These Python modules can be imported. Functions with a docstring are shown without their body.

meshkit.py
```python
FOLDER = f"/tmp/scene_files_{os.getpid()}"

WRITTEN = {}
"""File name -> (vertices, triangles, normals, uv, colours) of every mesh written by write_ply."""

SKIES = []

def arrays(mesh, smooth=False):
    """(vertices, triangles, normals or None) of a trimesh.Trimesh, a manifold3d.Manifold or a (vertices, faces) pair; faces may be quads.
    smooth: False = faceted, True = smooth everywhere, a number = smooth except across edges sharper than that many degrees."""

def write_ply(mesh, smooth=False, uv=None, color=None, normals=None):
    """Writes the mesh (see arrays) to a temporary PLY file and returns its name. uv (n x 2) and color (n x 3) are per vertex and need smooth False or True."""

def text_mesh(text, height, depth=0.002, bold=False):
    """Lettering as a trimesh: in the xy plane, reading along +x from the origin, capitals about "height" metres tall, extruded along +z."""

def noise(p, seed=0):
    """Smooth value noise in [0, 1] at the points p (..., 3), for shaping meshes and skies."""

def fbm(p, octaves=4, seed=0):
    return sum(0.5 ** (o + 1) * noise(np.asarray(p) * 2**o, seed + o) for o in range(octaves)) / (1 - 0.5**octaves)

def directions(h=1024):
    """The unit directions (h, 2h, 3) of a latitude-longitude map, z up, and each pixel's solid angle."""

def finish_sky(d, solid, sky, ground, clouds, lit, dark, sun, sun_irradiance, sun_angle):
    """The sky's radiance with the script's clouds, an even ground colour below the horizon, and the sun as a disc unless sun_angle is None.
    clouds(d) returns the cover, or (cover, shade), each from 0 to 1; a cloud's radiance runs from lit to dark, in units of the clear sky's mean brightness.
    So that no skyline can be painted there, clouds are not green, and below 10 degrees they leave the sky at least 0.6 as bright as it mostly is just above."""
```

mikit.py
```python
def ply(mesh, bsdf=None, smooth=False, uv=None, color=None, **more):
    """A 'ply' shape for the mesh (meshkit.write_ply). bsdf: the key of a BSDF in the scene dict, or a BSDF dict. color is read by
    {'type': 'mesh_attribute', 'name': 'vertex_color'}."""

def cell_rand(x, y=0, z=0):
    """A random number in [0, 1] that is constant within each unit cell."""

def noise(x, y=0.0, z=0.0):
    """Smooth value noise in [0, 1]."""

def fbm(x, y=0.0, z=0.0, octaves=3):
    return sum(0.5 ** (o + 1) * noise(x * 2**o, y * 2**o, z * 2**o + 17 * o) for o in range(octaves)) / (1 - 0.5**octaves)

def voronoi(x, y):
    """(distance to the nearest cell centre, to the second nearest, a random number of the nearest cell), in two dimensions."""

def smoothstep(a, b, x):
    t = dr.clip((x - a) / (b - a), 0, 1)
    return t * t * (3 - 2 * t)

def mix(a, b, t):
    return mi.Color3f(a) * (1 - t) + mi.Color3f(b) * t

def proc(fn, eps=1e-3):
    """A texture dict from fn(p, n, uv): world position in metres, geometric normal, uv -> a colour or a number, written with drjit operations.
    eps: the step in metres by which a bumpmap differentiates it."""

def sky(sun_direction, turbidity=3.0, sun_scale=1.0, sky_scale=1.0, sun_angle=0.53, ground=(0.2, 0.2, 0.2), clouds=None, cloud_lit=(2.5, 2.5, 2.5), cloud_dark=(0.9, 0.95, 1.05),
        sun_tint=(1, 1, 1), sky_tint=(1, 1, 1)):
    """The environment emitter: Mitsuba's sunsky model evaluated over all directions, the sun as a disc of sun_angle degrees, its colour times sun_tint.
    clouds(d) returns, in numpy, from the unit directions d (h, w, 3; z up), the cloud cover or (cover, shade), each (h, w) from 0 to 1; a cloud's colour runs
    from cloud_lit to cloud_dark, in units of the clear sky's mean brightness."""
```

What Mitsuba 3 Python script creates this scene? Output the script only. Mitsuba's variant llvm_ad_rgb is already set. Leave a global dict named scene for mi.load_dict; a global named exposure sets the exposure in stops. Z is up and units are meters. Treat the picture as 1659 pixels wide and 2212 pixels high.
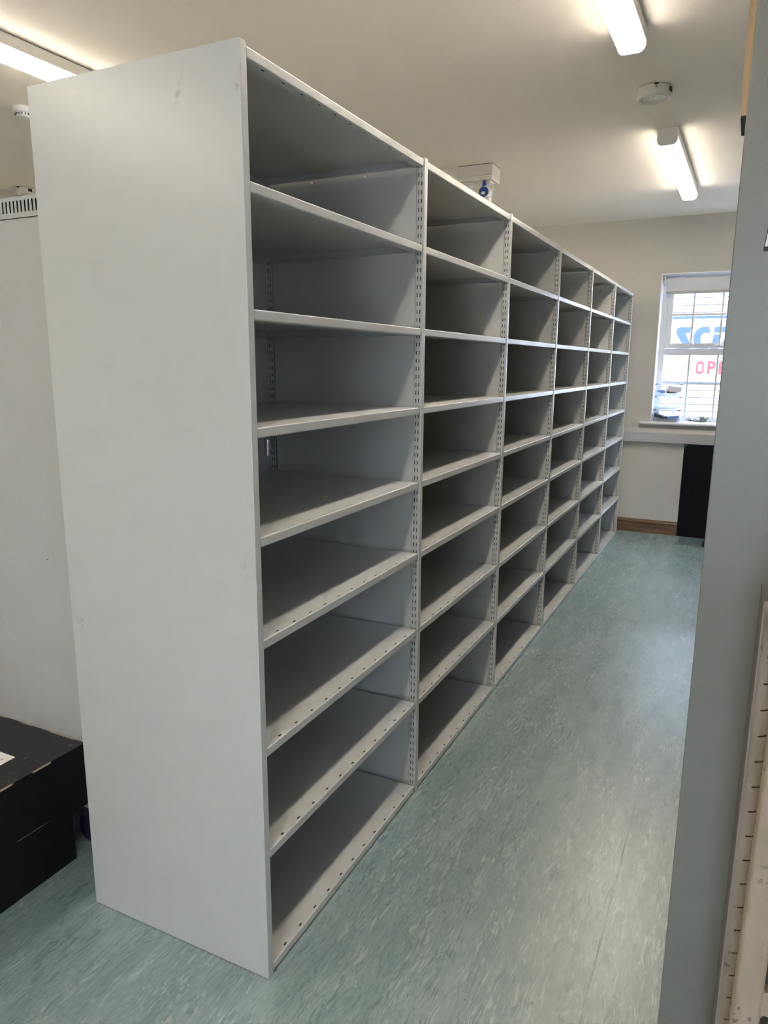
import math, random
import numpy as np, trimesh, drjit as dr, mitsuba as mi
import mikit, meshkit
from mikit import noise, fbm, smoothstep, mix, cell_rand
from shapely.geometry import Polygon, LineString, Point, box as sbox
from shapely import affinity
from shapely.ops import unary_union

T = mi.ScalarTransform4f
rnd = random.Random(7)
scene, labels = {}, {}

# ------------------------------------------------------------------ camera, sky, exposure
CAM = np.array([1.02390459, -1.37839013, 1.66619807])
ROT = np.array([[0.896829, 0.442342, 0.005693], [0.093934, -0.17784, -0.979566], [-0.43229, 0.879038, -0.201043]])
m = np.eye(4)
m[:3, 0], m[:3, 1], m[:3, 2], m[:3, 3] = -ROT[0], -ROT[1], ROT[2], CAM
scene['camera'] = {'type': 'perspective', 'fov': 56.071, 'fov_axis': 'x', 'near_clip': 0.02, 'far_clip': 200.0, 'to_world': T(m)}
exposure = 0.45
LAMP = np.array([1.0, 0.90, 0.745]) * 43.0


def clouds(d):
    c = meshkit.fbm(d * np.array([2.5, 2.5, 5.0]), 4, seed=3)
    return np.clip(0.85 + 0.3 * (c - 0.5), 0, 1), np.clip(0.5 + 1.6 * (c - 0.5), 0, 1)


scene['sky'] = mikit.sky((0.5, -0.35, 0.75), turbidity=4.0, sun_scale=0.0, sky_scale=60.0, ground=(0.25, 0.25, 0.26), clouds=clouds,
                         cloud_lit=(1.85, 2.2, 2.75), cloud_dark=(1.05, 1.3, 1.7))
scene['sky']['sampling_weight'] = 2.5


# ------------------------------------------------------------------ materials
def mat(key, color, rough=0.5, spec=0.5, **kw):
    c = {'type': 'rgb', 'value': list(color)} if not isinstance(color, dict) else color
    d = {'type': 'principled', 'base_color': c, 'roughness': rough, 'specular': spec, **kw}
    scene[key] = {'type': 'twosided', 'bsdf': d}
    return key


def P(p):
    return p.x, p.y, p.z


def paint_fn(base, amount=0.03):
    def fn(p, n, uv):
        x, y, z = P(p)
        v = fbm(x * 3, y * 3, z * 2.2, 3)
        return mi.Color3f(base) * (1 + amount * (v - 0.5) * 2)
    return fn


def end_panel_fn(p, n, uv):
    x, y, z = P(p)
    c = mi.Color3f(0.50, 0.50, 0.485)

    def smudge(cx, cz, rx, rz, lean=0.0):
        dx = (x - cx - lean * (z - cz)) / rx
        dz = (z - cz) / rz
        return dr.exp(-(dx * dx + dz * dz)) * smoothstep(0.25, 0.7, noise(x * 120, y * 120, z * 90))
    s = 0.30 * smudge(-0.172, 2.262, 0.008, 0.022, 0.35) + 0.10 * smudge(-0.03, 1.178, 0.010, 0.03)
    s += 0.25 * smudge(-0.01, 2.25, 0.005, 0.012) + 0.18 * smudge(-0.62, 0.93, 0.012, 0.02)
    return c * (1 - s) * (1 + 0.02 * (fbm(x * 2, y, z * 2) - 0.5))


def floor_fn(p, n, uv):
    x, y, z = P(p)
    wx = fbm(x * 11, y * 4.0, 1.3, 3) - 0.5
    wy = fbm(x * 9, y * 4.5, 7.7, 3) - 0.5
    w2 = fbm(x * 42, y * 22, 3.3, 2) - 0.5
    u, v = x + 0.034 * wx + 0.017 * w2, y + 0.11 * wy + 0.034 * w2
    base = fbm(u * 24, v * 5.0, 0.2, 4)
    fine = fbm(u * 150, v * 26, 5.5, 3)
    grain = noise(u * 420, v * 120, 1.5)
    c = mix((0.118, 0.172, 0.165), (0.214, 0.266, 0.252), smoothstep(0.25, 0.75, 0.36 * base + 0.40 * fine + 0.24 * grain))

    def wisps(du, dv, su, sv, width, patch, lo, hi):
        r = dr.abs(fbm(u * su + du, v * sv + dv, 3.1 + du, 3) - 0.5)
        k = smoothstep(lo, hi, fbm(u * patch + dv, v * patch * 0.24 + du, 2.2, 3))
        return (1 - smoothstep(0.25 * width, width, r)) * k

    def flecks(du, dv, su, sv, lo, hi, patch, plo, phi):
        return smoothstep(lo, hi, fbm(u * su + du, v * sv + dv, 1.7 + du, 3)) * smoothstep(plo, phi, fbm(u * patch + dv, v * patch * 0.22, 4.4 + du, 2))
    c = mix(c, (0.085, 0.132, 0.126), 0.75 * flecks(9, 2, 200, 27, 0.56, 0.66, 20, 0.40, 0.62))
    c = mix(c, (0.072, 0.118, 0.114), 0.50 * wisps(3, 8, 95, 14, 0.036, 17, 0.50, 0.62))
    c = mix(c, (0.34, 0.385, 0.355), 0.60 * flecks(31, 4, 210, 28, 0.57, 0.67, 18, 0.42, 0.64))
    c = mix(c, (0.34, 0.385, 0.355), 0.40 * wisps(17, 21, 90, 13.5, 0.034, 15, 0.50, 0.64))
    sp = noise(x * 55, y * 55, 2.0)
    c = mix(c, (0.03, 0.03, 0.03), 0.9 * smoothstep(0.987, 0.993, sp))
    seam = dr.abs(x - 0.796 - 0.0025 * (noise(y * 3, 1.0) - 0.5))
    c = mix(c, (0.42, 0.46, 0.45), 0.75 * (1 - smoothstep(0.0008, 0.0018, seam)) * smoothstep(0.3, 0.6, noise(y * 6, 3.0)))
    c = mix(c, (0.08, 0.11, 0.11), 0.55 * (1 - smoothstep(0.0004, 0.0010, dr.abs(seam - 0.0018))))
    return c


def floor_bump(p, n, uv):
    x, y, z = P(p)
    seam = dr.abs(x - 0.796)
    return 0.00018 * fbm(x * 120, y * 50, 0.5, 2) + 0.0003 * (1 - smoothstep(0.0, 0.0020, seam))


def wood_fn(c0, c1, ax=0, freq=60.0):
    def fn(p, n, uv):
        x, y, z = P(p)
        a, b, l = (y, z, x) if ax == 0 else ((x, z, y) if ax == 1 else (x, y, z))
        w = fbm(a * freq + 3 * fbm(l * 2.5, a * 8, b * 8, 2), b * freq, l * 3.0, 3)
        return mix(c0, c1, smoothstep(0.3, 0.7, w))
    return fn


def black_card_fn(p, n, uv):
    x, y, z = P(p)
    c = mix((0.003, 0.003, 0.004), (0.006, 0.006, 0.006), fbm(x * 14, y * 14, z * 14, 3))
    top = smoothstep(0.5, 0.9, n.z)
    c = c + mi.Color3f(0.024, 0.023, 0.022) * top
    # worn brown edges of the lid
    ed = dr.minimum(dr.minimum(dr.abs(x + 0.874), dr.abs(y - 0.186)), 1.0) + 60 * dr.maximum(0.0, 0.399 - z - 0.004)
    w = noise(x * 14 + 3.3, y * 14 + 1.7, 0.4)
    c = mix(c, (0.30, 0.22, 0.15), (1 - smoothstep(0.0022, 0.0042, ed)) * smoothstep(0.50, 0.56, w))
    sm = smoothstep(0.70, 0.78, fbm(x * 60, y * 60, 5.0, 3)) * smoothstep(0.6, 0.8, noise(x * 12, y * 12, 2.0)) * top
    c = mix(c, (0.09, 0.085, 0.08), 0.6 * sm)
    # lid edge highlight painted as a thin pale line on the side
    sd = dr.abs(z - 0.2015 + 0.01 * y)
    on = smoothstep(-0.095, -0.088, y) * (1 - smoothstep(-0.01, 0.04, y)) * (1 - top)
    return mix(c, (0.20, 0.19, 0.17), 0.7 * on * (1 - smoothstep(0.0005, 0.0014, sd)))


def cream_fn(p, n, uv):
    x, y, z = P(p)
    c = mix((0.225, 0.165, 0.108), (0.275, 0.215, 0.150), fbm(x * 40, y * 40, z * 12, 3))
    c = mix(c, (0.19, 0.15, 0.08), 0.5 * smoothstep(0.55, 0.75, fbm(x * 70, y * 70, z * 16 + 3, 3)))
    s = smoothstep(0.68, 0.74, fbm(x * 190, y * 190, z * 80, 2)) * smoothstep(0.4, 0.7, noise(x * 20, y * 20, z * 16))
    return mix(c, (0.07, 0.06, 0.05), 0.75 * s)


def cab_fn(p, n, uv):
    x, y, z = P(p)
    c = mi.Color3f(0.44, 0.438, 0.43) * (1 + 0.05 * (noise(x * 420, y * 420, z * 420) - 0.5))
    s = (1 - smoothstep(0.001, 0.003, dr.abs((x + 1.0) * 0.6 - (z - 1.02)))) * (1 - smoothstep(0.004, 0.008, dr.abs(x + 0.985)))
    return mix(c, (0.08, 0.08, 0.08), 0.8 * s)


def cab_bump(p, n, uv):
    x, y, z = P(p)
    return 0.0004 * noise(x * 500, y * 500, z * 500)


def wall_fn(p, n, uv):
    x, y, z = P(p)
    return mi.Color3f(0.60, 0.575, 0.525) * (1 + 0.03 * (fbm(x * 2, y * 2, z * 2, 3) - 0.5))


def tarmac_fn(p, n, uv):
    x, y, z = P(p)
    return mix((0.10, 0.10, 0.10), (0.16, 0.16, 0.165), fbm(x * 9, y * 9, 1.0, 3))


mat('m_shelf', mikit.proc(paint_fn((0.52, 0.523, 0.505), 0.012)), 0.30, 0.5)
mat('m_endpanel', mikit.proc(end_panel_fn), 0.32, 0.5)
mat('m_facing', mikit.proc(paint_fn((0.148, 0.146, 0.122), 0.03)), 0.36, 0.4)  # older green-grey paint, darkened further in place of shade
scene['m_floor'] = {'type': 'twosided', 'bsdf': {'type': 'bumpmap', 'arbitrary': mikit.proc(floor_bump), 'scale': 1.0,
                    'bsdf': {'type': 'principled', 'base_color': mikit.proc(floor_fn), 'roughness': 0.35, 'specular': 1.1}}}
mat('m_ceiling', (0.74, 0.692, 0.632), 0.9, 0.2)
mat('m_wall', mikit.proc(wall_fn), 0.8, 0.25)
mat('m_upvc', (0.77, 0.78, 0.80), 0.3, 0.5)
mat('m_gloss', (0.88, 0.88, 0.89), 0.3, 0.5)
mat('m_bar', (0.42, 0.42, 0.42), 0.5, 0.4)
mat('m_plastic', (0.74, 0.72, 0.67), 0.45, 0.4)
mat('m_housing', (0.62, 0.60, 0.55), 0.45, 0.4)
mat('m_diffuser', (0.85, 0.85, 0.83), 0.6, 0.3)
mat('m_dark', (0.02, 0.02, 0.022), 0.6, 0.3)
mat('m_slot_shade', (0.045, 0.045, 0.048), 0.6, 0.3)  # near-black fill for slots and holes, shade put into the colour
mat('m_black', (0.003, 0.003, 0.005), 0.7, 0.15)
mat('m_castor', (0.012, 0.014, 0.03), 0.4, 0.4)
mat('m_skirting', mikit.proc(wood_fn((0.095, 0.048, 0.019), (0.135, 0.072, 0.031), 0, 50)), 0.35, 0.5)
mat('m_pine', mikit.proc(wood_fn((0.33, 0.21, 0.105), (0.44, 0.30, 0.16), 2, 90)), 0.5, 0.4)
mat('m_card', mikit.proc(black_card_fn), 0.6, 0.12)
mat('m_paper', (0.80, 0.77, 0.74), 0.7, 0.3)
mat('m_ink', (0.02, 0.02, 0.02), 0.6, 0.3)
mat('m_cream', mikit.proc(cream_fn), 0.38, 0.5)
mat('m_dark_strip', (0.08, 0.08, 0.06), 0.55, 0.4)
mat('m_gunmetal', (0.17, 0.18, 0.20), 0.5, 0.4)
scene['m_cabinet'] = {'type': 'twosided', 'bsdf': {'type': 'bumpmap', 'arbitrary': mikit.proc(cab_bump), 'scale': 1.0,
                      'bsdf': {'type': 'principled', 'base_color': mikit.proc(cab_fn), 'roughness': 0.5, 'specular': 0.4}}}
mat('m_blue', (0.012, 0.035, 0.23), 0.35, 0.5)
mat('m_cladding', (0.84, 0.85, 0.86), 0.6, 0.3)
mat('m_signblue', (0.036, 0.060, 0.165), 0.5, 0.3)
mat('m_signred', (0.145, 0.036, 0.041), 0.5, 0.3)
mat('m_backing', (0.17, 0.17, 0.175), 0.7, 0.2)
mat('m_tarmac', mikit.proc(tarmac_fn), 0.9, 0.2)
mat('m_blind', (0.74, 0.735, 0.75), 0.85, 0.2)
mat('m_trunking', (0.45, 0.435, 0.43), 0.4, 0.4)
mat('m_leather', (0.22, 0.16, 0.14), 0.5, 0.4)
mat('m_charcoal', (0.05, 0.052, 0.058), 0.7, 0.3)
mat('m_cloth', (0.20, 0.28, 0.52), 0.8, 0.2)
mat('m_paleblue', (0.50, 0.68, 0.85), 0.7, 0.3)
mat('m_leaf', (0.10, 0.13, 0.08), 0.7, 0.3)
mat('m_chrome', (0.75, 0.75, 0.76), 0.2, 0.5, metallic=1.0)
mat('m_lens', (0.80, 0.80, 0.82), 0.12, 0.6)
scene['m_frosted'] = {'type': 'principledthin', 'base_color': {'type': 'rgb', 'value': [0.90, 0.95, 1.0]}, 'roughness': 0.3, 'spec_trans': 0.5, 'eta': 1.4, 'diff_trans': 1.4}
scene['m_clear'] = {'type': 'thindielectric', 'int_ior': 1.2, 'ext_ior': 1.0}
scene['m_pane'] = {'type': 'thindielectric', 'int_ior': 1.5, 'ext_ior': 1.0}


# ------------------------------------------------------------------ mesh helpers
def box(x0, x1, y0, y1, z0, z1, r=0.0):
    if r <= 0:
        b = trimesh.creation.box((x1 - x0, y1 - y0, z1 - z0))
        b.apply_translation(((x0 + x1) / 2, (y0 + y1) / 2, (z0 + z1) / 2))
        return b
    pts = []
    for ix, x in enumerate((x0, x1)):
        for iy, y in enumerate((y0, y1)):
            for iz, z in enumerate((z0, z1)):
                sx, sy, sz = (r, -r)[ix], (r, -r)[iy], (r, -r)[iz]
                pts += [(x, y + sy, z + sz), (x + sx, y, z + sz), (x + sx, y + sy, z)]
    return trimesh.convex.convex_hull(np.array(pts))


def cat(*ms):
    ms = [q for a in ms for q in (a if isinstance(a, (list, tuple)) else [a])]
    return trimesh.util.concatenate(ms)


def _ext(poly, h0, h1):
    gs = getattr(poly, 'geoms', [poly])
    e = trimesh.util.concatenate([trimesh.creation.extrude_polygon(g, h1 - h0, engine='earcut') for g in gs])
    e.apply_translation((0, 0, h0))
    return e


def ext_z(poly, z0, z1):
    return _ext(poly, z0, z1)


def ext_y(poly, y0, y1):          # poly in (x, z)
    e = _ext(poly, y0, y1)
    v = e.vertices.copy()
    return trimesh.Trimesh(np.stack([v[:, 0], v[:, 2], v[:, 1]], 1), e.faces[:, ::-1], process=False)


def ext_x(poly, x0, x1):          # poly in (y, z)
    e = _ext(poly, x0, x1)
    v = e.vertices.copy()
    return trimesh.Trimesh(np.stack([v[:, 2], v[:, 0], v[:, 1]], 1), e.faces, process=False)


def rrect(x0, x1, y0, y1, r, n=4):
    return sbox(x0 + r, y0 + r, x1 - r, y1 - r).buffer(r, quad_segs=n)


def lathe(profile, c, n=40, axis='z'):
    e = trimesh.creation.revolve(np.array(profile, float), sections=n)
    if axis == 'y':
        e.apply_transform(trimesh.transformations.rotation_matrix(math.pi / 2, (1, 0, 0)))
    if axis == 'x':
        e.apply_transform(trimesh.transformations.rotation_matrix(math.pi / 2, (0, 1, 0)))
    e.apply_translation(c)
    return e


def tube(pts, r, n=10):
    out = []
    for a, b in zip(pts[:-1], pts[1:]):
        out.append(trimesh.creation.cylinder(r, segment=(a, b), sections=n))
    for a in pts[1:-1]:
        s = trimesh.creation.icosphere(2, r)
        s.apply_translation(a)
        out.append(s)
    return cat(out)


def obj(key, mesh, mt, smooth=False, **kw):
    base, i = key, 0
    while key in scene:
        i += 1
        key = f'{base}_{i:03d}'
    scene[key] = mikit.ply(mesh, mt, smooth, **kw)
    return key


def copy(key, src, to_world):
    base, i = key, 0
    while key in scene:
        i += 1
        key = f'{base}_{i:03d}'
    d = dict(src)
    d['to_world'] = to_world
    scene[key] = d
    return key


def tag(key, label, cat_, group=None):
    labels[key] = {'label': label, 'category': cat_}
    if group:
        labels[key]['group'] = group


def struct(key, mesh, mt, smooth=False):
    k = obj(key, mesh, mt, smooth)
    labels[k] = {'kind': 'structure'}
    return k


# ------------------------------------------------------------------ room shell
X0, X1, Y0, Y1, CZ = -4.5, 3.6, -4.2, 6.22, 3.03
WT = 0.30
struct('floor', box(X0 - WT, X1 + WT, Y0 - WT, Y1 + WT, -0.12, 0.0), 'm_floor')
struct('ceiling', box(X0 - WT, X1 + WT, Y0 - WT, Y1 + WT, CZ, CZ + 0.15), 'm_ceiling')
WX0, WX1, WZ0, WZ1 = 0.218, 1.87, 1.125, 2.522
NW = [(0.74, 1.80)]
RW = (5.15, 6.05)
struct('wall_back', ext_y(sbox(X0 - WT, 0, X1 + WT, CZ) - sbox(WX0, WZ0, WX1, WZ1), Y1, Y1 + WT), 'm_wall')
near = sbox(X0 - WT, 0, X1 + WT, CZ)
for a, b in NW:
    near = near - sbox(a, 0.85, b, 2.45)
struct('wall_front', ext_y(near, Y0 - WT, Y0), 'm_wall')
struct('wall_right', ext_x(sbox(Y0, 0, Y1, CZ) - sbox(RW[0], 0.3, RW[1], 2.3) - sbox(-3.7, 0.9, -2.6, 2.45), X1, X1 + WT), 'm_wall')
struct('wall_left', ext_x(sbox(Y0, 0, Y1, CZ), X0 - WT, X0), 'm_wall')
# skirting board with a moulded top
sk = Polygon([(0, 0), (-0.016, 0), (-0.016, 0.098), (-0.021, 0.103), (-0.021, 0.116), (-0.017, 0.121), (-0.012, 0.124), (-0.009, 0.133), (-0.004, 0.137), (0, 0.137)])
struct('baseboard_back', ext_x(affinity.translate(sk, Y1, 0), X0, X1), 'm_skirting')

# ------------------------------------------------------------------ window in the back wall
FY = 6.40
W = 'window_1'
labels[W] = {'kind': 'structure'}
fr = sbox(WX0, WZ0, WX1, WZ1) - sbox(0.268, 1.168, WX1 - .05, 1.775) - sbox(0.274, 1.832, WX1 - .056, 2.475)
obj(W + '__frame', cat(ext_y(fr, FY, FY + 0.07),
    ext_y(sbox(0.262, 1.162, WX1 - .044, 1.781) - sbox(0.276, 1.176, WX1 - .058, 1.767), FY + 0.005, FY + 0.03)), 'm_upvc')
sash = sbox(0.277, 1.835, WX1 - .059, 2.472) - rrect(0.322, WX1 - .104, 1.876, 2.43, 0.004)
bead = sbox(0.318, 1.872, WX1 - .10, 2.434) - sbox(0.328, 1.882, WX1 - .11, 2.424)
obj(W + '__sash', cat(ext_y(sash, FY - 0.012, FY + 0.05), ext_y(bead, FY - 0.002, FY + 0.012)), 'm_upvc')
for bx in (0.512, 0.766, 1.02, 1.274, 1.528):
    obj(W + '__glazing_bar', box(bx - 0.009, bx + 0.009, FY + 0.012, FY + 0.030, 1.876, 2.43), 'm_upvc')
    obj(W + '__glazing_bar', box(bx - 0.009, bx + 0.009, FY + 0.012, FY + 0.030, 1.176, 1.767), 'm_upvc')
obj(W + '__glazing_bar', box(0.322, WX1 - .104, FY + 0.013, FY + 0.029, 2.142, 2.160), 'm_upvc')
obj(W + '__glazing_bar', box(0.276, WX1 - .058, FY + 0.013, FY + 0.029, 1.485, 1.503), 'm_upvc')
pane = trimesh.Trimesh([(0.27, FY + 0.021, 1.17), (WX1 - .05, FY + 0.021, 1.17), (WX1 - .05, FY + 0.021, 1.775), (0.27, FY + 0.021, 1.775)], [[0, 1, 2], [0, 2, 3]])
obj(W + '__pane', pane, 'm_pane')
pane2 = trimesh.Trimesh([(0.32, FY + 0.021, 1.87), (WX1 - .10, FY + 0.021, 1.87), (WX1 - .10, FY + 0.021, 2.44), (0.32, FY + 0.021, 2.44)], [[0, 1, 2], [0, 2, 3]])
obj(W + '__pane', pane2, 'm_pane')
hk = obj(W + '__handle', cat(box(0.725, 0.80, FY - 0.024, FY - 0.012, 1.845, 1.866, 0.003), box(0.75, 0.85, FY - 0.045, FY - 0.026, 1.850, 1.861, 0.003),
    lathe([(0, 0), (0.012, 0), (0.012, 0.03), (0, 0.03)], (0.765, FY - 0.015, 1.8555), 20, 'y')), 'm_upvc')
obj(W + '__handle__keyhole', lathe([(0, 0), (0.004, 0), (0.004, 0.002), (0, 0.002)], (0.765, FY - 0.0445, 1.8555), 12, 'y'), 'm_dark')
# inner lining of the reveal (white painted) and the sill board
struct('trim_1', cat(box(WX0 - 0.001, WX0 + 0.006, Y1 - 0.004, FY, WZ0, WZ1), box(WX1 - 0.006, WX1 + 0.001, Y1 - 0.004, FY, WZ0, WZ1), box(WX0, WX1, Y1 - 0.004, FY, WZ1 - 0.006, WZ1 + 0.001)), 'm_gloss')
sill_p = sbox(Y1 - 0.060, 1.097, FY, 1.1255).union(Point(Y1 - 0.060, 1.1112).buffer(0.0142))
struct('trim_2', cat(ext_x(sill_p.intersection(sbox(0, 0, Y1, 3)), 0.120, WX1 + 0.10), ext_x(sill_p, WX0 + 0.001, WX1 - 0.001)), 'm_upvc', 30)

# roller blind at the top of the window
rb = 'roller_blind'
obj(rb + '__roller', lathe([(0, 0), (0.024, 0), (0.024, WX1 - 0.30), (0, WX1 - 0.30)], (0.262, 6.335, 2.470), 28, 'x'), 'm_blind', 30)
obj(rb + '__fabric', box(0.262, WX1 - .04, 6.310, 6.3115, 2.352, 2.476), 'm_blind')
obj(rb + '__bottom_bar', box(0.258, WX1 - .036, 6.304, 6.318, 2.338, 2.364, 0.003), 'm_bar')
obj(rb + '__bracket', cat(box(0.236, 0.250, 6.30, 6.37, 2.440, 2.512, 0.003), box(0.25, 0.262, 6.325, 6.345, 2.46, 2.48)), 'm_plastic')
obj(rb + '__bracket', box(WX1 - .033, WX1 - .019, 6.30, 6.37, 2.440, 2.512, 0.003), 'm_plastic')
for k in list(scene):
    if k.startswith(rb + '__'):
        pass
tag(rb, 'white roller blind rolled up at the top of the window', 'blind')

# dado trunking on the back wall below the sill
tk = 'cable_trunking'
tp = Polygon([(Y1 - 0.0006, 0.925), (Y1 - 0.050, 0.925), (Y1 - 0.055, 0.930), (Y1 - 0.055, 1.020), (Y1 - 0.030, 1.062), (Y1 - 0.0006, 1.062)])
obj(tk + '__body', ext_x(tp, X0 + 0.02, X1 - 0.02), 'm_trunking')
obj(tk + '__lid', box(X0 + 0.02, X1 - 0.02, Y1 - 0.0575, Y1 - 0.054, 0.945, 1.016, 0.001), 'm_trunking')
obj(tk + '__lid', box(X0 + 0.02, X1 - 0.02, Y1 - 0.0575, Y1 - 0.0545, 0.926, 0.941, 0.001), 'm_trunking')
tag(tk, 'long white plastic cable trunking box running along the wall below the window sill', 'cable trunking')

# ------------------------------------------------------------------ outside: facade across the way
obj('ground', box(-30, 30, Y1 + WT, 40, -0.35, -0.15), 'm_tarmac')
labels['ground'] = {'kind': 'structure'}
BF = 'building_opposite'
obj(BF + '__wall', box(-7, 8, 12.015, 12.5, -0.15, 5.2), 'm_backing')
board = box(-7, 8, 11.985, 12.015, 0.0, 0.101, 0.004)
bd = mikit.ply(board, 'm_cladding')
z = 0.22
while z < 3.6:
    copy(BF + '__cladding_board', bd, T().translate([0, 0, z]))
    z += 0.116
SY = 11.97
obj(BF + '__sign_board', box(-3.2, 3.4, SY, 11.9848, 1.33, 2.52, 0.004), 'm_cladding')
obj(BF + '__sign_board__stripe', box(-3.2, 3.4, SY - 0.004, SY, 2.430, 2.474), 'm_signblue')
obj(BF + '__sign_board__stripe', box(-3.2, 3.4, SY - 0.004, SY, 1.372, 1.402), 'm_signblue')
K = 0.000696


def sign_letter(poly, key, mt):
    obj(key, ext_y(poly, SY - 0.006, SY - 0.0005), mt)


def zmap(pts):
    return [(-0.093 + (a - 355) * K, 2.298 - (b - 525) * K) for a, b in pts]


S = Polygon(zmap([(430, 525), (690, 525), (665, 668), (590, 668), (576, 676), (575, 692), (720, 960), (722, 1010), (700, 1060), (660, 1085), (600, 1093), (350, 1093), (375, 950), (500, 950), (512, 940), (510, 925),
                  (368, 690), (355, 640), (357, 595), (375, 560), (400, 537)]))
sign_letter(S.buffer(0.004).buffer(-0.004), BF + '__sign_board__letter', 'm_signblue')
C_out = Polygon(zmap([(1090, 525), (960, 525), (890, 540), (820, 585), (772, 650), (745, 750), (752, 850), (790, 950), (850, 1030), (940, 1080), (1020, 1093), (1110, 1093), (1090, 950), (1010, 950), (950, 925), (915, 870), (905, 790), (918, 730), (950, 690), (1000, 668), (1106, 668)]))
sign_letter(C_out.buffer(0.003).buffer(-0.003), BF + '__sign_board__letter', 'm_signblue')
R_ = unary_union([Polygon(zmap([(1210, 525), (1500, 525), (1580, 545), (1625, 600), (1625, 700), (1590, 780), (1540, 830), (1610, 1093), (1450, 1093), (1385, 880), (1450, 800), (1490, 740), (1490, 690), (1460, 664), (1172, 664)])),
                  Polygon(zmap([(1188, 708), (1335, 708), (1300, 1093), (1140, 1093)]))])
sign_letter(R_, BF + '__sign_board__letter', 'm_signblue')


def block_letter(kind, x, z, h, w):
    s = 0.21 * h
    if kind == 'O':
        return rrect(x, x + w, z, z + h, w * 0.42) - rrect(x + s, x + w - s, z + s, z + h - s, w * 0.2)
    if kind == 'P':
        return unary_union([sbox(x, z, x + s, z + h), rrect(x, x + w, z + h * 0.40, z + h, w * 0.35) - rrect(x + s, x + w - s, z + h * 0.40 + s * 0.9, z + h - s * 0.9, w * 0.1), sbox(x, z + h - s * 0.9, x + w * .5, z + h), sbox(x, z + h * .4, x + w * .5, z + h * .4 + s * .9)])
    if kind == 'E':
        return unary_union([sbox(x, z, x + s, z + h), sbox(x, z, x + w, z + s * .9), sbox(x, z + h - s * .9, x + w, z + h), sbox(x, z + h * .5 - s * .4, x + w * .85, z + h * .5 + s * .5)])
    return unary_union([sbox(x, z, x + s, z + h), sbox(x + w - s, z, x + w, z + h), Polygon([(x, z + h), (x + s * 1.1, z + h), (x + w, z), (x + w - s * 1.1, z)])])


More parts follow.
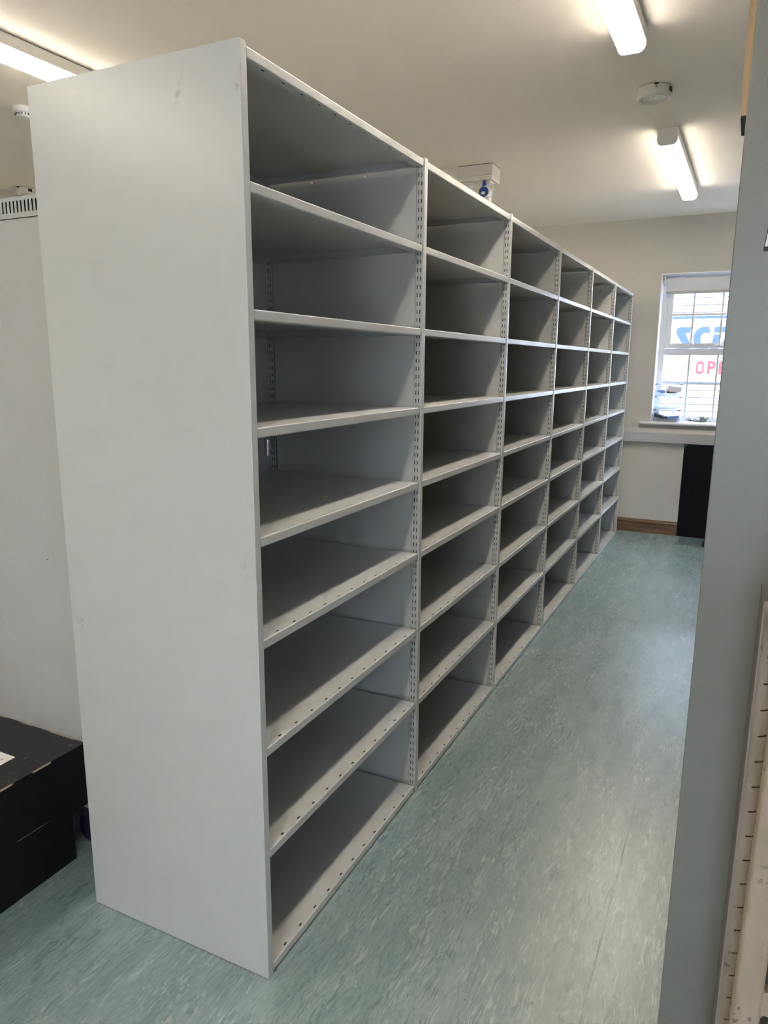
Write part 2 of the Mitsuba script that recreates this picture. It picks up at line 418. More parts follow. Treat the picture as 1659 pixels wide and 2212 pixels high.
for i, ch in enumerate('OPEN'):
    sign_letter(block_letter(ch, 0.262 + i * 0.172, 1.530, 0.214, 0.122), BF + '__sign_board__letter', 'm_signred')
tag(BF, 'white clad building outside the window with a blue striped sign reading OPEN', 'building')

# ------------------------------------------------------------------ shelving
H = 2.340
DEP = 0.657
PITCH, SLOTP = 1.0, 0.02775
ZS = [2.334, 2.063, 1.788, 1.516, 1.248, 0.982, 0.684, 0.386, 0.030]
SW = 0.963


def slotted(x_a, x_b, cols):
    p = sbox(x_a, 0.003, x_b, H)
    holes = []
    zz = 0.0405
    while zz < H - 0.02:
        for c in cols:
            holes.append(sbox(c - 0.0018, zz - 0.0066, c + 0.0018, zz + 0.0066))
        zz += SLOTP
    return p - unary_union(holes)


def post_mesh(front=True):
    """Folded tubular post, 24 mm wide, with two columns of slots on both faces. Front face at x = 0."""
    t = 0.0012
    side = slotted(-0.029, -0.003, (-0.0119, -0.0228))
    fpro = LineString([(-0.004, t / 2), (-0.0022, t / 2), (-0.0012, 0.0010), (-t / 2, 0.0022), (-t / 2, 0.0218), (-0.0012, 0.0230), (-0.0022, 0.024 - t / 2), (-0.004, 0.024 - t / 2)]).buffer(t / 2, cap_style='flat', join_style='mitre')
    return cat(ext_y(side, 0.0, t), ext_y(side, 0.024 - t, 0.024), ext_z(fpro, 0.002, H), box(-0.029, -0.028, 0, 0.024, 0.003, H),
               box(-0.028, -0.001, 0.0012, 0.0228, H - 0.004, H - 0.0025))


post = post_mesh()
rear = post.copy()
rear.vertices[:, 0] = -DEP - rear.vertices[:, 0]
rear.invert()
pan = cat(ext_z(rrect(-DEP + 0.0315, -0.0315, 0.0035, 0.0205, 0.003, 3), 0.004, H - 0.006))


def shelf_mesh():
    """Folded steel tray: top sheet with a row of slots, front lip with return flange (slotted too), rear and side lips."""
    t, r, h = 0.0012, 0.003, 0.025
    def slots(xc):
        return unary_union([sbox(xc - 0.0028, 0.0735 + 0.0811 * k - 0.0065, xc + 0.0028, 0.0735 + 0.0811 * k + 0.0065) for k in range(11)])
    arc = lambda cx, cz, a0, a1: [(cx + r * math.cos(a), cz + r * math.sin(a)) for a in np.linspace(a0, a1, 6)]
    xf = -0.002 - t / 2
    line = [(-0.007, -t / 2)] + arc(xf - r, -t / 2 - r, math.pi / 2, 0) + arc(xf - r, -h + t / 2 + r, 0, -math.pi / 2) + [(-0.007, -h + t / 2)]
    lip = ext_y(LineString(line).buffer(t / 2, cap_style='flat', join_style='round'), 0, SW)
    back = -DEP + 0.003
    top = ext_z(sbox(back, 0, -0.0068, SW) - slots(-0.0120), -t, 0)
    fl = ext_z(sbox(-0.030, 0.012, -0.0068, SW - 0.012) - slots(-0.0125), -h, -h + t)
    fl2 = box(-0.0312, -0.030, 0.012, SW - 0.012, -h, -h + 0.009)
    rearl = cat(box(back, back + t, 0, SW, -h, 0), box(back, back + 0.022, 0.012, SW - 0.012, -h, -h + t))
    sides = cat([cat(box(a, a + t, 0, 0, 0, 0) if False else box(back, -0.007, a, a + t, -h, 0), box(back + .022, -0.031, b, b + 0.012, -h, -h + t)) for a, b in ((0, 0), (SW - t, SW - 0.012))])
    return cat(lip, top, fl, fl2, rearl, sides)


shelf = shelf_mesh()
dark_bar = box(-0.0185, -0.0075, 0.004, SW - 0.004, -0.0215, -0.0035)  # dark bar added inside the lip so its slots look shaded
core = box(-0.0272, -0.0030, 0.0030, 0.0210, 0.006, H - 0.006)  # dark core added in the hollow post, painted shade behind the slots
core_rear = box(-DEP + 0.0030, -DEP + 0.0272, 0.0030, 0.0210, 0.006, H - 0.006)  # same dark shading core for the rear post
bholes = unary_union([Point(0.972, zc).buffer(0.0035, quad_segs=4) for zc in np.arange(0.18, 2.25, 0.0545)])
backp = ext_x(sbox(0.0255, 0.004, 1.022, H - 0.004) - bholes, -DEP - 0.0022, -DEP - 0.0008)
backp = cat(backp, box(-DEP - 0.012, -DEP - 0.0022, 0.030, 0.038, 0.004, H - 0.004), box(-DEP - 0.012, -DEP - 0.0022, 0.996, 1.004, 0.004, H - 0.004))
endp = cat(ext_z(rrect(-DEP, 0, 0, 0.024, 0.0022, 4), 0.002, H))
plug = cat([lathe([(0, 0), (0.0048, 0), (0.0048, 0.002), (0.003, 0.0035), (0, 0.004)], (px, 0.0, 2.3035), 14, 'y') for px in (-0.447,)])


def ply_set(mt, mt_end):
    return {'post': mikit.ply(post, mt, 30), 'rear': mikit.ply(rear, mt, 30), 'pan': mikit.ply(pan, mt, 30), 'shelf': mikit.ply(shelf, mt, 30), 'back': mikit.ply(backp, mt),
            'end': mikit.ply(endp, mt_end, 30), 'plug': mikit.ply(plug, 'm_upvc', 30), 'dark_bar': mikit.ply(dark_bar, 'm_slot_shade'), 'core': mikit.ply(core, 'm_slot_shade'), 'core2': mikit.ply(core_rear, 'm_slot_shade')}


RED = ply_set('m_shelf', 'm_endpanel')
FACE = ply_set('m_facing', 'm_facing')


def bay(key, base, dy, s, first, plugs=()):
    at = lambda x, y, z: base @ T().translate([x, y, z])
    if first:
        copy(key + '__end_panel', s['end'], at(0, 0, 0))
    for z in ZS:
        sk0 = copy(key + '__shelf', s['shelf'], at(0, dy + 0.0262, z))
        copy(sk0 + '__shade_bar', s['dark_bar'], at(0, dy + 0.0262, z))
    copy(key + '__back_panel', s['back'], at(0, dy, 0))
    copy(key + '__upright_frame__front_post', s['post'], at(0, dy + 1.0, 0))
    copy(key + '__upright_frame__infill_panel', s['pan'], at(0, dy + 1.0, 0))
    copy(key + '__upright_frame__rear_post', s['rear'], at(0, dy + 1.0, 0))
    copy(key + '__upright_frame__shade_core', s['core'], at(0, dy + 1.0, 0))
    copy(key + '__upright_frame__shade_core', s['core2'], at(0, dy + 1.0, 0))
    if first and key == 'shelving_bay':
        kc = (-0.640, 0.975)
        obj(key + '__back_panel__clamp', cat(box(kc[0] - 0.012, kc[0] - 0.002, kc[1] - 0.008, kc[1] + 0.008, 1.305, 1.375, 0.003), tube([(kc[0], kc[1], 1.368), (kc[0] + 0.006, kc[1] - 0.002, 1.340), (kc[0] + 0.010, kc[1] + 0.010, 1.322)], 0.004)), 'm_chrome', 30)
    for px in plugs:
        copy(key + '__upright_frame__plug', s['plug'], at(px + 0.447, dy + 1.0035, 0))


ID = T()
bays = [('nearest bay of the empty grey steel shelving row, with the plain side panel', (-0.447, -0.230)),
        ('second bay from the plain side panel of the empty grey shelving row', ()),
        ('third bay from the plain side panel of the empty grey shelving row', (-0.25,)),
        ('fourth bay from the plain side panel of the empty grey shelving row', ()),
        ('fifth bay of the empty grey shelving row, next to the last one', ()),
        ('last and smallest-looking bay of the empty grey shelving row, against the window wall', ())]
for k, (lab, pl) in enumerate(bays):
    key = 'shelving_bay' + (f'_{k:03d}' if k else '')
    bay(key, ID, k * PITCH, RED, k == 0, pl)
    tag(key, lab, 'shelving', 'bays of the empty grey shelving row')
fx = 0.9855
for k in range(5):  # bays past the first are unseen, added to block light
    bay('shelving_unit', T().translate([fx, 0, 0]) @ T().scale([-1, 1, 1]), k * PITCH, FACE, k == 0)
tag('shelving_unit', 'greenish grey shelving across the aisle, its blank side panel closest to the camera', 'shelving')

# wooden crate standing on the facing unit's second shelf, sticking out past the edge
cr = 'wooden_crate'
cx0, cx1, cy0, cy1, cz0, cz1 = 0.9765, 1.38, 0.030, 0.137, 2.0665, 2.296
side = lambda y0, y1: ext_y(Polygon([(cx0 - 0.0005, cz0 + 0.02), (cx0, cz0), (cx1, cz0), (cx1, cz1), (cx0 - 0.002, cz1), (cx0 - 0.0025, cz0 + 0.06)]), y0, y1)
obj(cr + '__plank', side(cy0, cy0 + 0.012), 'm_pine')
obj(cr + '__plank', side(cy1 - 0.012, cy1), 'm_pine')
obj(cr + '__plank', box(cx0 - 0.0005, cx0 + 0.012, cy0 + 0.0121, cy1 - 0.0121, cz0, cz1, 0.001), 'm_pine')
obj(cr + '__plank', box(cx1 - 0.012, cx1, cy0 + 0.0121, cy1 - 0.0121, cz0, cz1, 0.001), 'm_pine')
obj(cr + '__base', box(cx0 + 0.0005, cx1 - 0.0005, cy0 + 0.0005, cy1 - 0.0005, 2.0636, cz0), 'm_dark')
tag(cr, 'narrow pale wooden crate poking out of the shelving across the aisle, near the ceiling', 'crate')

# black-edged paper label on the facing side panel
lb = 'shelf_label'
ly = -0.0012
obj(lb + '__card', ext_y(Polygon([(1.0315, 1.8535), (1.20, 1.8535), (1.20, 1.915), (1.0365, 1.915), (1.0345, 1.885)]), ly, -0.0002), 'm_paper')
obj(lb + '__border', cat(box(1.0305, 1.20, ly - 0.0012, ly, 1.8495, 1.8560), ext_y(LineString([(1.0310, 1.8545), (1.0343, 1.885), (1.0362, 1.916)]).buffer(0.0006), ly - 0.0004, ly)), 'm_ink')
obj(lb + '__mark', ext_y(Polygon([(1.0365, 1.8655), (1.046, 1.8655), (1.046, 1.8745)]), ly - 0.0006, ly), 'm_ink')
tag(lb, 'white label with a thick black border stuck on the greenish grey side panel', 'label')

# ------------------------------------------------------------------ old cream metal rack at the right edge
rk = 'metal_rack'
ry = -0.20
RZ = 1.320
strip = sbox(1.0812, 0.0, 1.1065, RZ)
zz, nt = 0.06, []
while zz < RZ - 0.05:
    nt.append(LineString([(1.0925, zz), (1.0985, zz + 0.0012), (1.108, zz + 0.006)]).buffer(0.0015, cap_style='flat'))
    zz += 0.0435
strip = strip - unary_union(nt)
lean = lambda poly_h, x0, x1: None
def prism_leg(x0b, x1b, x0t, x1t, y0, y1, z1, r=0.006):
    a, b = rrect(x0b, x1b, y0, y1, r, 4), rrect(x0t, x1t, y0, y1, r, 4)
    pa, pb = np.array(a.exterior.coords)[:-1], np.array(b.exterior.coords)[:-1]
    n = len(pa)
    v = np.vstack([np.c_[pa, np.zeros(n)], np.c_[pb, np.full(n, z1)]])
    return trimesh.convex.convex_hull(v)


chan = cat(ext_y(strip, ry - 0.002, ry), ext_x(sbox(ry - 0.012, 0, ry, RZ), 1.0800, 1.0815), box(1.088, 1.0890, ry, ry + 0.02, 0, RZ), box(1.0815, 1.1065, ry + 0.004, ry + 0.005, 0, RZ))
obj(rk + '__notched_post', chan, 'm_cream')
obj(rk + '__reflection_strip', cat(box(1.0785, 1.0798, ry, ry + 0.10, 0.0, RZ), box(1.0785, 1.0812, ry - 0.0005, ry + 0.006, 0.0, RZ)), 'm_dark_strip')  # dark strip standing in for the rack reflected in the panel behind
obj(rk + '__post', prism_leg(1.0895, 1.1290, 1.1030, 1.1420, -0.300, -0.262, 1.40), 'm_cream', 40)
obj(rk + '__post', prism_leg(1.66, 1.70, 1.66, 1.70, -0.300, -0.262, 1.40), 'm_cream', 40)
obj(rk + '__notched_post', box(1.66, 1.69, ry - 0.002, ry, 0, RZ), 'm_cream')
for z0 in (0.12, 0.695, 1.25):
    rail = box(1.125, 1.665, -0.296, -0.270, z0, z0 + 0.042, 0.004)
    obj(rk + '__rail', cat(rail, ext_y(Polygon([(1.125, z0 - 0.02), (1.138, z0), (1.138, z0 + 0.042), (1.125, z0 + 0.075)]), -0.294, -0.290)), 'm_cream')
for z0, z1 in ((0.165, 0.672), (0.752, 1.235)):
    obj(rk + '__panel', box(1.150, 1.655, -0.262, -0.255, z0, z1, 0.002), 'm_gunmetal')
obj(rk + '__rail', box(1.09, 1.66, -0.262, ry - 0.003, 1.275, 1.315, 0.003), 'm_cream')
tag(rk, 'old chipped cream metal rack standing in front of the greenish grey side panel', 'rack')

# ------------------------------------------------------------------ left: grey cabinet, black box
cb = 'metal_cabinet'
cfy, ctop, cbot = 0.195, 2.149, 0.135
CX0, CX1 = -1.95, -0.715
slots = unary_union([rrect(CX1 - 0.1005 - 0.0163 * k - 0.0036, CX1 - 0.1005 - 0.0163 * k + 0.0036, 2.104, 2.139, 0.0035, 3) for k in range(60)])
face = ext_y(rrect(CX0, CX1, 2.090, ctop, 0.0008, 1) - slots, cfy, cfy + 0.0015)
obj(cb + '__vent_panel', face, 'm_cabinet')
obj(cb + '__vent_panel__backing', box(CX0 + .02, CX1 - .02, cfy + 0.03, cfy + 0.032, 2.088, 2.146), 'm_dark')
obj(cb + '__body', cat(box(CX0, CX1, cfy + 0.004, cfy + 0.02, cbot, 2.0893, 0.001), box(CX0, CX0 + 0.002, cfy, 1.1, cbot, ctop), box(CX1 - 0.002, CX1, cfy, 1.1, cbot, ctop),
                      box(CX0, CX1, 1.098, 1.1, cbot, ctop), box(CX0, CX1, cfy, 1.1, ctop - 0.002, ctop + 0.0005), box(CX0, CX1, cfy + 0.02, 1.1, cbot, cbot + 0.002)), 'm_cabinet')
obj(cb + '__door', box(CX0 + 0.003, CX1 - 0.003, cfy - 0.002, cfy + 0.004, cbot + 0.22, 2.084, 0.0015), 'm_cabinet')
for cxx in (CX0 + 0.1, CX1 - 0.185):
    for cyy in (cfy + 0.03, 1.0):
        c = obj(cb + '__castor', cat(lathe([(0, 0), (0.05, 0), (0.058, 0.012), (0.058, 0.04), (0.05, 0.052), (0, 0.052)], (cxx, cyy + 0.026, 0.0585), 28, 'y'),
                                     box(cxx - 0.02, cxx + 0.02, cyy - 0.035, cyy + 0.04, 0.116, cbot)), 'm_castor', 35)
tag(cb, 'tall light grey metal cabinet with vertical vent slots along its top, behind the black box', 'cabinet')

bb = 'black_box'
bx0, bx1, by0, by1 = -1.56, -0.874, -0.60, 0.186
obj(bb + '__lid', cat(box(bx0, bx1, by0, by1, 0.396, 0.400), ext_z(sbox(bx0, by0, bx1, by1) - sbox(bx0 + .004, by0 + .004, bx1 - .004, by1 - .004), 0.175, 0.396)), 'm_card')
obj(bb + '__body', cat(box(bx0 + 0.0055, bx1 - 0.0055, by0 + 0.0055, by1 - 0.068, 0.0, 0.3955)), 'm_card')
tag(bb, 'large black cardboard box with worn brown edges on the floor beside the shelving', 'box')
pl = 'shipping_label'
pk = ext_z(sbox(-1.33, -0.165, -1.0, 0.018).buffer(-0.004).buffer(0.004), 0.4003, 0.4009)
obj(pl + '__paper', pk, 'm_paper')
obj(pl + '__printed_frame', ext_z(sbox(-1.30, -0.13, -1.022, 0.002 - 0.012) - sbox(-1.2985, -0.1285, -1.0235, -0.0115), 0.4010, 0.4012), 'm_ink')
tag(pl, 'white printed label stuck on top of the black cardboard box', 'label')

# ------------------------------------------------------------------ ceiling fixtures
def batten(key, xc, y0, y1, skew, lab, lit=True):
    hw, zt = 0.057, CZ
    rot = T().translate([xc, (y0 + y1) / 2, 0]) @ T().rotate([0, 0, 1], skew)
    L = (y1 - y0) / 2
    prof = sbox(-hw, -0.062, hw, 0.0).union(rrect(-hw, hw, -0.095, -0.02, 0.030, 8))
    scene[key + '__housing'] = mikit.ply(ext_y(affinity.translate(sbox(-hw, -0.052, hw, -0.004), 0, zt), -L + 0.008, L - 0.008), 'm_housing', to_world=rot)
    scene[key + '__housing__back_plate'] = mikit.ply(box(-hw + .006, hw - .006, -L + .01, L - .01, zt - 0.004, zt - 0.0002), 'm_dark', to_world=rot)
    dif = affinity.translate(prof.intersection(sbox(-1, -1, 1, -0.0525)).buffer(-0.0015), 0, zt)
    for part, cut, gain in (('__diffuser', sbox(-0.0435, -1, 0.0435, 9), 1.15), ('__diffuser_edge', sbox(-1, -1, -0.0437, 9), 0.48), ('__diffuser_edge', sbox(0.0437, -1, 1, 9), 0.48)):
        copy(key + part, mikit.ply(ext_y(dif.intersection(cut), -L + 0.0085, L - 0.0085), 'm_diffuser', 40,
                                   emitter={'type': 'area', 'radiance': {'type': 'rgb', 'value': [float(v) * gain for v in LAMP]}}), rot)
    for a, b in ((-L, -L + 0.008), (L - 0.008, L)):
        cap = ext_y(affinity.translate(prof - (LineString([(-0.012, 0.01), (-0.012, -0.02), (0, -0.033), (0.012, -0.02), (0.012, 0.01)]).buffer(0.0007) if False else Point(9, 9).buffer(.1)), 0, zt - 0.0003), a, b)
        copy(key + '__end_cap', mikit.ply(cap, 'm_plastic', 40), rot)
    arch = ext_y(affinity.translate(LineString([(-0.014, -0.004), (-0.014, -0.022), (-0.009, -0.031), (0, -0.034), (0.009, -0.031), (0.014, -0.022), (0.014, -0.004)]).buffer(0.0006), 0, zt), -L - 0.0004, -L + 0.001)
    scene[key + '__knockout_line'] = mikit.ply(arch, 'm_housing', to_world=rot)
    tag(key, lab, 'ceiling light')


batten('ceiling_light', 0.462, 0.44, 2.06, -0.55, 'lit batten light on the ceiling, cut by the top of the picture')
batten('ceiling_light_001', 0.489, 3.46, 5.08, -0.55, 'lit batten light on the ceiling nearest the window')
batten('ceiling_light_002', -1.965, 0.44, 2.06, -0.55, 'lit batten light on the ceiling above the grey cabinet')
batten('ceiling_light_003', 0.435, -2.60, -0.98, -0.55, 'lit batten light on the ceiling over the near end of the aisle')
batten('ceiling_light_004', -1.945, 3.46, 5.08, -0.55, 'lit batten light on the ceiling behind the far shelving bays')
batten('ceiling_light_005', -1.985, -2.60, -0.98, -0.55, 'lit batten light on the ceiling in the near left corner')


def emergency(key, c, ang, lab):
    x, y = c
    R_ = 0.083
    zc = CZ
    prof = [(0.062, -0.038), (0.068, -0.0535), (0.074, -0.0535), (R_ - 0.001, -0.047), (R_, -0.042), (R_, -0.003), (R_ - 0.003, -0.001)]
    obj(key + '__body', lathe([(0, -0.001)] + prof[::-1] + [(0, -0.036)], (x, y, zc), 64), 'm_housing', 35)
    obj(key + '__reflector', lathe([(0, -0.0365), (0.0615, -0.0395), (0.0615, -0.0405), (0, -0.0375)], (x, y, zc), 48), 'm_diffuser', 35)
    obj(key + '__reflector__lens', lathe([(0, -0.047), (0.010, -0.045), (0.016, -0.040), (0.022, -0.0395), (0.024, -0.0375), (0, -0.0374)], (x, y, zc), 32), 'm_lens', 40)
    obj(key + '__shadow_gap', lathe([(0, -0.0009), (R_ - 0.004, -0.0009), (R_ - 0.004, -0.0001), (0, -0.0001)], (x, y, zc), 48), 'm_dark', 35)
    def on_rim(a, w, h, z, key2, d=0.0012):
        b = box(-w / 2, w / 2, -d, 0.001, z - h / 2, z + h / 2)
        b.apply_translation((0, -R_, 0))
        b.apply_transform(trimesh.transformations.rotation_matrix(a, (0, 0, 1)))
        b.apply_translation((x, y, zc))
        obj(key2, b, 'm_dark')
    on_rim(ang, 0.020, 0.0085, -0.0062, key + '__body__notch')
    d = lathe([(0, 0), (0.0032, 0), (0.0032, 0.002), (0, 0.002)], (0, -R_ + 0.001, -0.0175), 12, 'y')
    d.apply_transform(trimesh.transformations.rotation_matrix(ang, (0, 0, 1)))
    d.apply_translation((x, y, zc))
    obj(key + '__body__screw_hole', d, 'm_dark')
    on_rim(ang + math.radians(62), 0.034, 0.022, -0.021, key + '__body__rating_plate', 0.0008)
    tag(key, lab, 'emergency light')


emergency('emergency_light', (0.478, 2.783), math.radians(12), 'round white emergency light on the ceiling between two batten lights')
emergency('emergency_light_001', (-4.322, 2.893), math.radians(25), 'round white emergency light on the ceiling, just above the cabinet vents')

sd = 'smoke_detector'
sx, sy = -2.668, 1.614
obj(sd + '__base', lathe([(0, 0), (0.054, 0), (0.054, -0.024), (0.050, -0.029), (0, -0.029)], (sx, sy, CZ), 48), 'm_upvc', 35)
obj(sd + '__head', lathe([(0.04, -0.029), (0.042, -0.030), (0.036, -0.046), (0.031, -0.051), (0, -0.052)], (sx, sy, CZ), 48), 'm_upvc', 35)
obj(sd + '__head__slot', cat([box(sx + 0.041 * math.cos(a) - 0.002, sx + 0.041 * math.cos(a) + 0.002, sy + 0.041 * math.sin(a) - 0.002, sy + 0.041 * math.sin(a) + 0.002, CZ - 0.041, CZ - 0.033) for a in np.arange(0, 6.28, 0.39)]), 'm_dark')
tag(sd, 'white round smoke detector on the ceiling, half hidden by the shelving end panel', 'smoke detector')

jb = 'isolator_box'
jx0, jx1, jy0, jy1 = -0.936, -0.679, 3.745, 3.925
obj(jb + '__box', box(jx0, jx1, jy0, jy1, 2.955, CZ - 0.003, 0.002), 'm_housing')
obj(jb + '__shadow_gap', box(jx0 + .003, jx1 - .003, jy0 + .003, jy1 - .003, CZ - 0.003, CZ - 0.0002), 'm_dark')
obj(jb + '__lid', cat(box(jx0 + .002, jx1 - .002, jy0 + .002, jy1 - .002, 2.945, 2.9545), box(jx0, jx1, jy0, jy1, 2.925, 2.9445, 0.004)), 'm_plastic')
for gx in (-0.865, -0.735):
    obj(jb + '__socket_plate', box(gx - 0.042, gx + 0.042, 3.765, 3.85, 2.908, 2.925, 0.004), 'm_plastic')
    obj(jb + '__gland', lathe([(0, 0), (0.016, 0), (0.013, -0.006), (0.013, -0.014), (0, -0.014)], (gx + 0.018, 3.80, 2.908), 20), 'm_upvc', 35)
tag(jb, 'grey plastic isolator box on the ceiling, peeking over the second shelving bay', 'electrical box')
sk_ = 'power_connector'
px, py, pz = -0.733, 3.735, 2.845
obj(sk_ + '__collar', lathe([(0, 0), (0.040, 0), (0.043, 0.004), (0.043, 0.05), (0.036, 0.06), (0, 0.06)], (px + 0.004, py + 0.06, pz), 40, 'y'), 'm_upvc', 35)
obj(sk_ + '__blue_cap', lathe([(0, 0), (0.034, 0), (0.034, 0.006), (0, 0.008)], (px, py, pz - 0.002), 40, 'y'), 'm_blue', 35)
obj(sk_ + '__blue_cap__sticker', box(px - 0.014, px + 0.012, py - 0.0095, py - 0.0078, pz - 0.018, pz - 0.002), 'm_paper')
obj(sk_ + '__hinge', cat(box(px - 0.013, px + 0.013, py + 0.0, py + 0.03, pz + 0.034, pz + 0.062, 0.004), box(px - 0.009, px + 0.009, py + 0.002, py + 0.024, pz + 0.055, 2.921, 0.003)), 'm_blue')
obj(sk_ + '__clip', tube([(px + 0.046, py + 0.02, pz + 0.03), (px + 0.062, py + 0.02, pz + 0.034), (px + 0.060, py + 0.02, pz + 0.004), (px + 0.048, py + 0.02, pz + 0.006)], 0.002), 'm_chrome')
obj(sk_ + '__sleeve', lathe([(0, 0), (0.036, 0), (0.030, -0.10), (0, -0.10)], (px + 0.008, py + 0.04, pz - 0.035), 32), 'm_upvc', 35)
tag(sk_, 'blue capped power connector hanging from the ceiling isolator box', 'power connector')
gb = 'junction_box'
obj(gb, box(-1.12, -1.030, 3.78, 3.87, CZ - 0.024, CZ - 0.0003, 0.003), 'm_upvc')
tag(gb, 'small white junction box on the ceiling left of the isolator box', 'electrical box')

# ------------------------------------------------------------------ black display board by the window wall
db = 'display_board'
dx0, dx1, dy, dz0, dz1 = 0.574, 1.42, 5.80, 0.088, 0.960
obj(db + '__panel', box(dx0, dx1, dy, dy + 0.03, dz0, dz1, 0.004), 'm_black')
obj(db + '__corner_plate', ext_y(Polygon([(dx0 + 0.004, dz1 - 0.004), (dx0 + 0.030, dz1 - 0.004), (dx0 + 0.004, dz1 - 0.040)]), dy - 0.002, dy), 'm_charcoal')
for lx in (0.835, 1.16):
    obj(db + '__castor', cat(lathe([(0, 0), (0.030, 0), (0.036, 0.006), (0.036, 0.022), (0.030, 0.028), (0, 0.028)], (lx, dy + 0.029, 0.0365), 24, 'y'), box(lx - 0.018, lx + 0.018, dy + 0.002, dy + 0.028, 0.05, dz0)), 'm_dark', 35)
tag(db, 'black display board on castors standing in front of the window wall', 'display board')

# ------------------------------------------------------------------ things on the window sill
sz = 1.1257
def tray(key, z0, lab):
    x0, x1, y0, y1, h, t = 0.240, 0.492, 6.200, 6.385, 0.108, 0.003
    obj(key + '__shell', cat(box(x0, x1, y0, y1, z0, z0 + t), box(x0, x0 + t, y0, y1, z0 + t, z0 + h), box(x1 - t, x1, y0, y1, z0 + t, z0 + h), box(x0 + t, x1 - t, y1 - t, y1, z0 + t, z0 + h * 0.9)), 'm_clear')
    fp = Polygon([(x0 + t, z0 + t), (x1 - t, z0 + t), (x1 - t, z0 + 0.045), (x1 - 0.03, z0 + 0.044), (x1 - 0.07, z0 + 0.030), (x0 + 0.07, z0 + 0.030), (x0 + 0.03, z0 + 0.044), (x0 + t, z0 + 0.045)])
    obj(key + '__front_lip', ext_y(fp, y0, y0 + t), 'm_frosted')
    obj(key + '__rim', cat(tube([(x0 + 0.002, y0 + .003, z0 + h), (x0 + 0.002, y1 - .003, z0 + h), (x1 - 0.002, y1 - .003, z0 + h), (x1 - 0.002, y0 + .003, z0 + h)], 0.0035), box(x0, x1, y0 - 0.004, y0, z0, z0 + 0.004)), 'm_upvc', 30)
    for a, b in ((x0 + .001, x0 + 0.022), (x1 - 0.024, x1 - .001)):
        obj(key + '__corner_clip', box(a, b, y0 - 0.006, y0 + 0.01, z0 + h + .0036, z0 + h + 0.0095), 'm_charcoal')
    tag(key, lab, 'letter tray', 'clear plastic trays stacked on the sill')


tz = [sz + 0.001, sz + 0.125, sz + 0.249]
for i, (z0, lab) in enumerate(zip(tz, ('bottom clear plastic tray of the stack on the window sill', 'middle clear plastic tray of the stack on the window sill', 'top clear plastic tray of the stack on the window sill'))):
    tray('letter_tray' + (f'_{i:03d}' if i else ''), z0, lab)


def slab(cx, cy, cz, lx, ly_, lz, yaw=0, roll=0, r=0.003):
    b = box(-lx / 2, lx / 2, -ly_ / 2, ly_ / 2, -lz / 2, lz / 2, r)
    b.apply_transform(trimesh.transformations.euler_matrix(0, roll, yaw))
    b.apply_translation((cx, cy, cz))
    return b


t2 = tz[2] + 0.004


def tilted(dz, lx, ly_, lz, mt, key, r=0.003):
    b = box(-lx / 2, lx / 2, -ly_ / 2, ly_ / 2, dz, dz + lz, r)
    b.apply_transform(trimesh.transformations.euler_matrix(math.radians(32), 0.10, -0.12))
    b.apply_translation((0.408, 6.285, t2 + 0.0345))
    obj(key, b, mt)


tilted(0.0, 0.128, 0.095, 0.010, 'm_leather', 'leather_wallet__back_cover')
tilted(0.0102, 0.122, 0.088, 0.014, 'm_charcoal', 'leather_wallet__pages')
tilted(0.0244, 0.130, 0.096, 0.010, 'm_leather', 'leather_wallet__cover')
tag('leather_wallet', 'thick brown leather wallet lying in the top clear tray', 'wallet')
obj('cloth_bundle', slab(0.290, 6.29, t2 + 0.026, 0.080, 0.11, 0.050, 0.1, 0.0, 0.012), 'm_cloth')
tag('cloth_bundle', 'soft blue cloth bundle beside the wallet in the top clear tray', 'cloth')


def sheet(x0, x1, y0, y1, zf, t):
    n = 24
    xs = np.linspace(x0, x1, n)
    top = [(x, zf(x) + t) for x in xs]
    return ext_y(Polygon([(x, zf(x)) for x in xs] + top[::-1]), y0, y1)


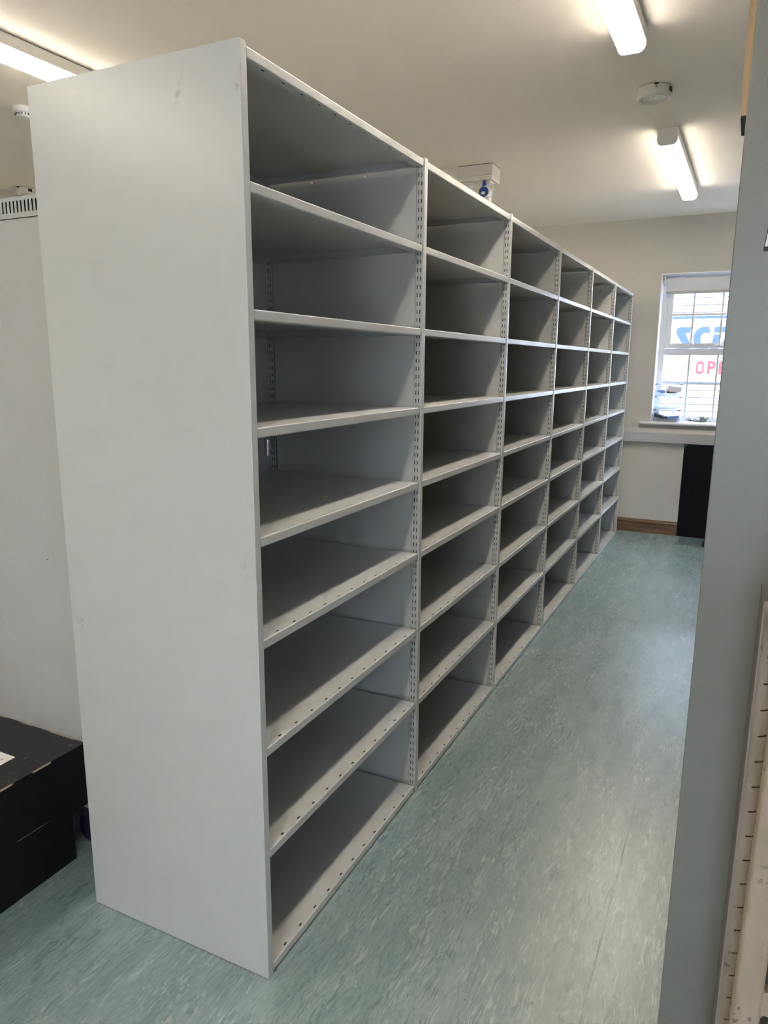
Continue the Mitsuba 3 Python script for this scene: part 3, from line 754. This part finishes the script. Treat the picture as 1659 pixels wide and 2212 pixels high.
t1 = tz[1] + 0.0045
obj('paper_sheaf', sheet(0.248, 0.484, 6.215, 6.37, lambda x: t1 + 0.034 * max(0, (x - 0.38) / 0.104) ** 2, 0.010), 'm_paleblue')
tag('paper_sheaf', 'curling sheaf of pale blue papers in the middle clear tray', 'paper')
t0 = tz[0] + 0.0045
obj('black_pouch', sheet(0.252, 0.365, 6.21, 6.35, lambda x: t0 + 0.006 + 0.034 * max(0, (0.35 - x) / 0.1), 0.036), 'm_charcoal')
tag('black_pouch', 'dark grey folded pouch at the left of the bottom clear tray', 'pouch')
obj('blue_folder', sheet(0.368, 0.480, 6.21, 6.36, lambda x: t0 + 0.012 * (x - 0.365) / 0.11, 0.044), 'm_cloth')
tag('blue_folder', 'blue folder at the right of the bottom clear tray', 'folder')

sp = 'plant_sprig'
stems, leaves = [], []
pts0 = [(0.545, 6.25, sz + 0.03), (0.60, 6.24, sz + 0.018), (0.655, 6.24, sz + 0.012), (0.72, 6.25, sz + 0.012)]
stems.append(tube(pts0, 0.0035, 8))
r2 = random.Random(4)
for a, b in (((0.66, 6.24, sz + 0.014), (0.68, 6.25, sz + 0.062)), ((0.69, 6.245, sz + 0.012), (0.745, 6.25, sz + 0.045)), ((0.60, 6.24, sz + 0.018), (0.56, 6.25, sz + 0.045)), ((0.67, 6.24, sz + 0.013), (0.705, 6.23, sz + 0.066))):
    stems.append(tube([a, b], 0.0018, 6))
obj(sp + '__stem', cat(stems), 'm_charcoal')
for i in range(240):
    c = np.array([r2.gauss(0.69, 0.022), r2.gauss(6.245, 0.018), sz + 0.008 + abs(r2.gauss(0.026, 0.018))]) if i % 3 else np.array([r2.uniform(0.54, 0.76), r2.gauss(6.245, 0.012), sz + 0.010 + abs(r2.gauss(0.012, 0.012))])
    l, w = r2.uniform(0.006, 0.012), r2.uniform(0.0018, 0.003)
    q = trimesh.Trimesh([(0, -w, 0), (l, 0, w * .5), (0, w, 0), (-l, 0, w * .5)], [[0, 1, 2], [0, 2, 3]], process=False)
    q.apply_transform(trimesh.transformations.euler_matrix(r2.uniform(0, 6), r2.uniform(0, 6), r2.uniform(0, 6)))
    q.apply_translation(np.maximum(c, (0, 0, sz + 0.012)))
    leaves.append(q)
k = obj(sp + '__foliage', cat(leaves), 'm_leaf')
tag(sp, 'dried dark green sprig lying on the window sill beside the trays', 'plant')
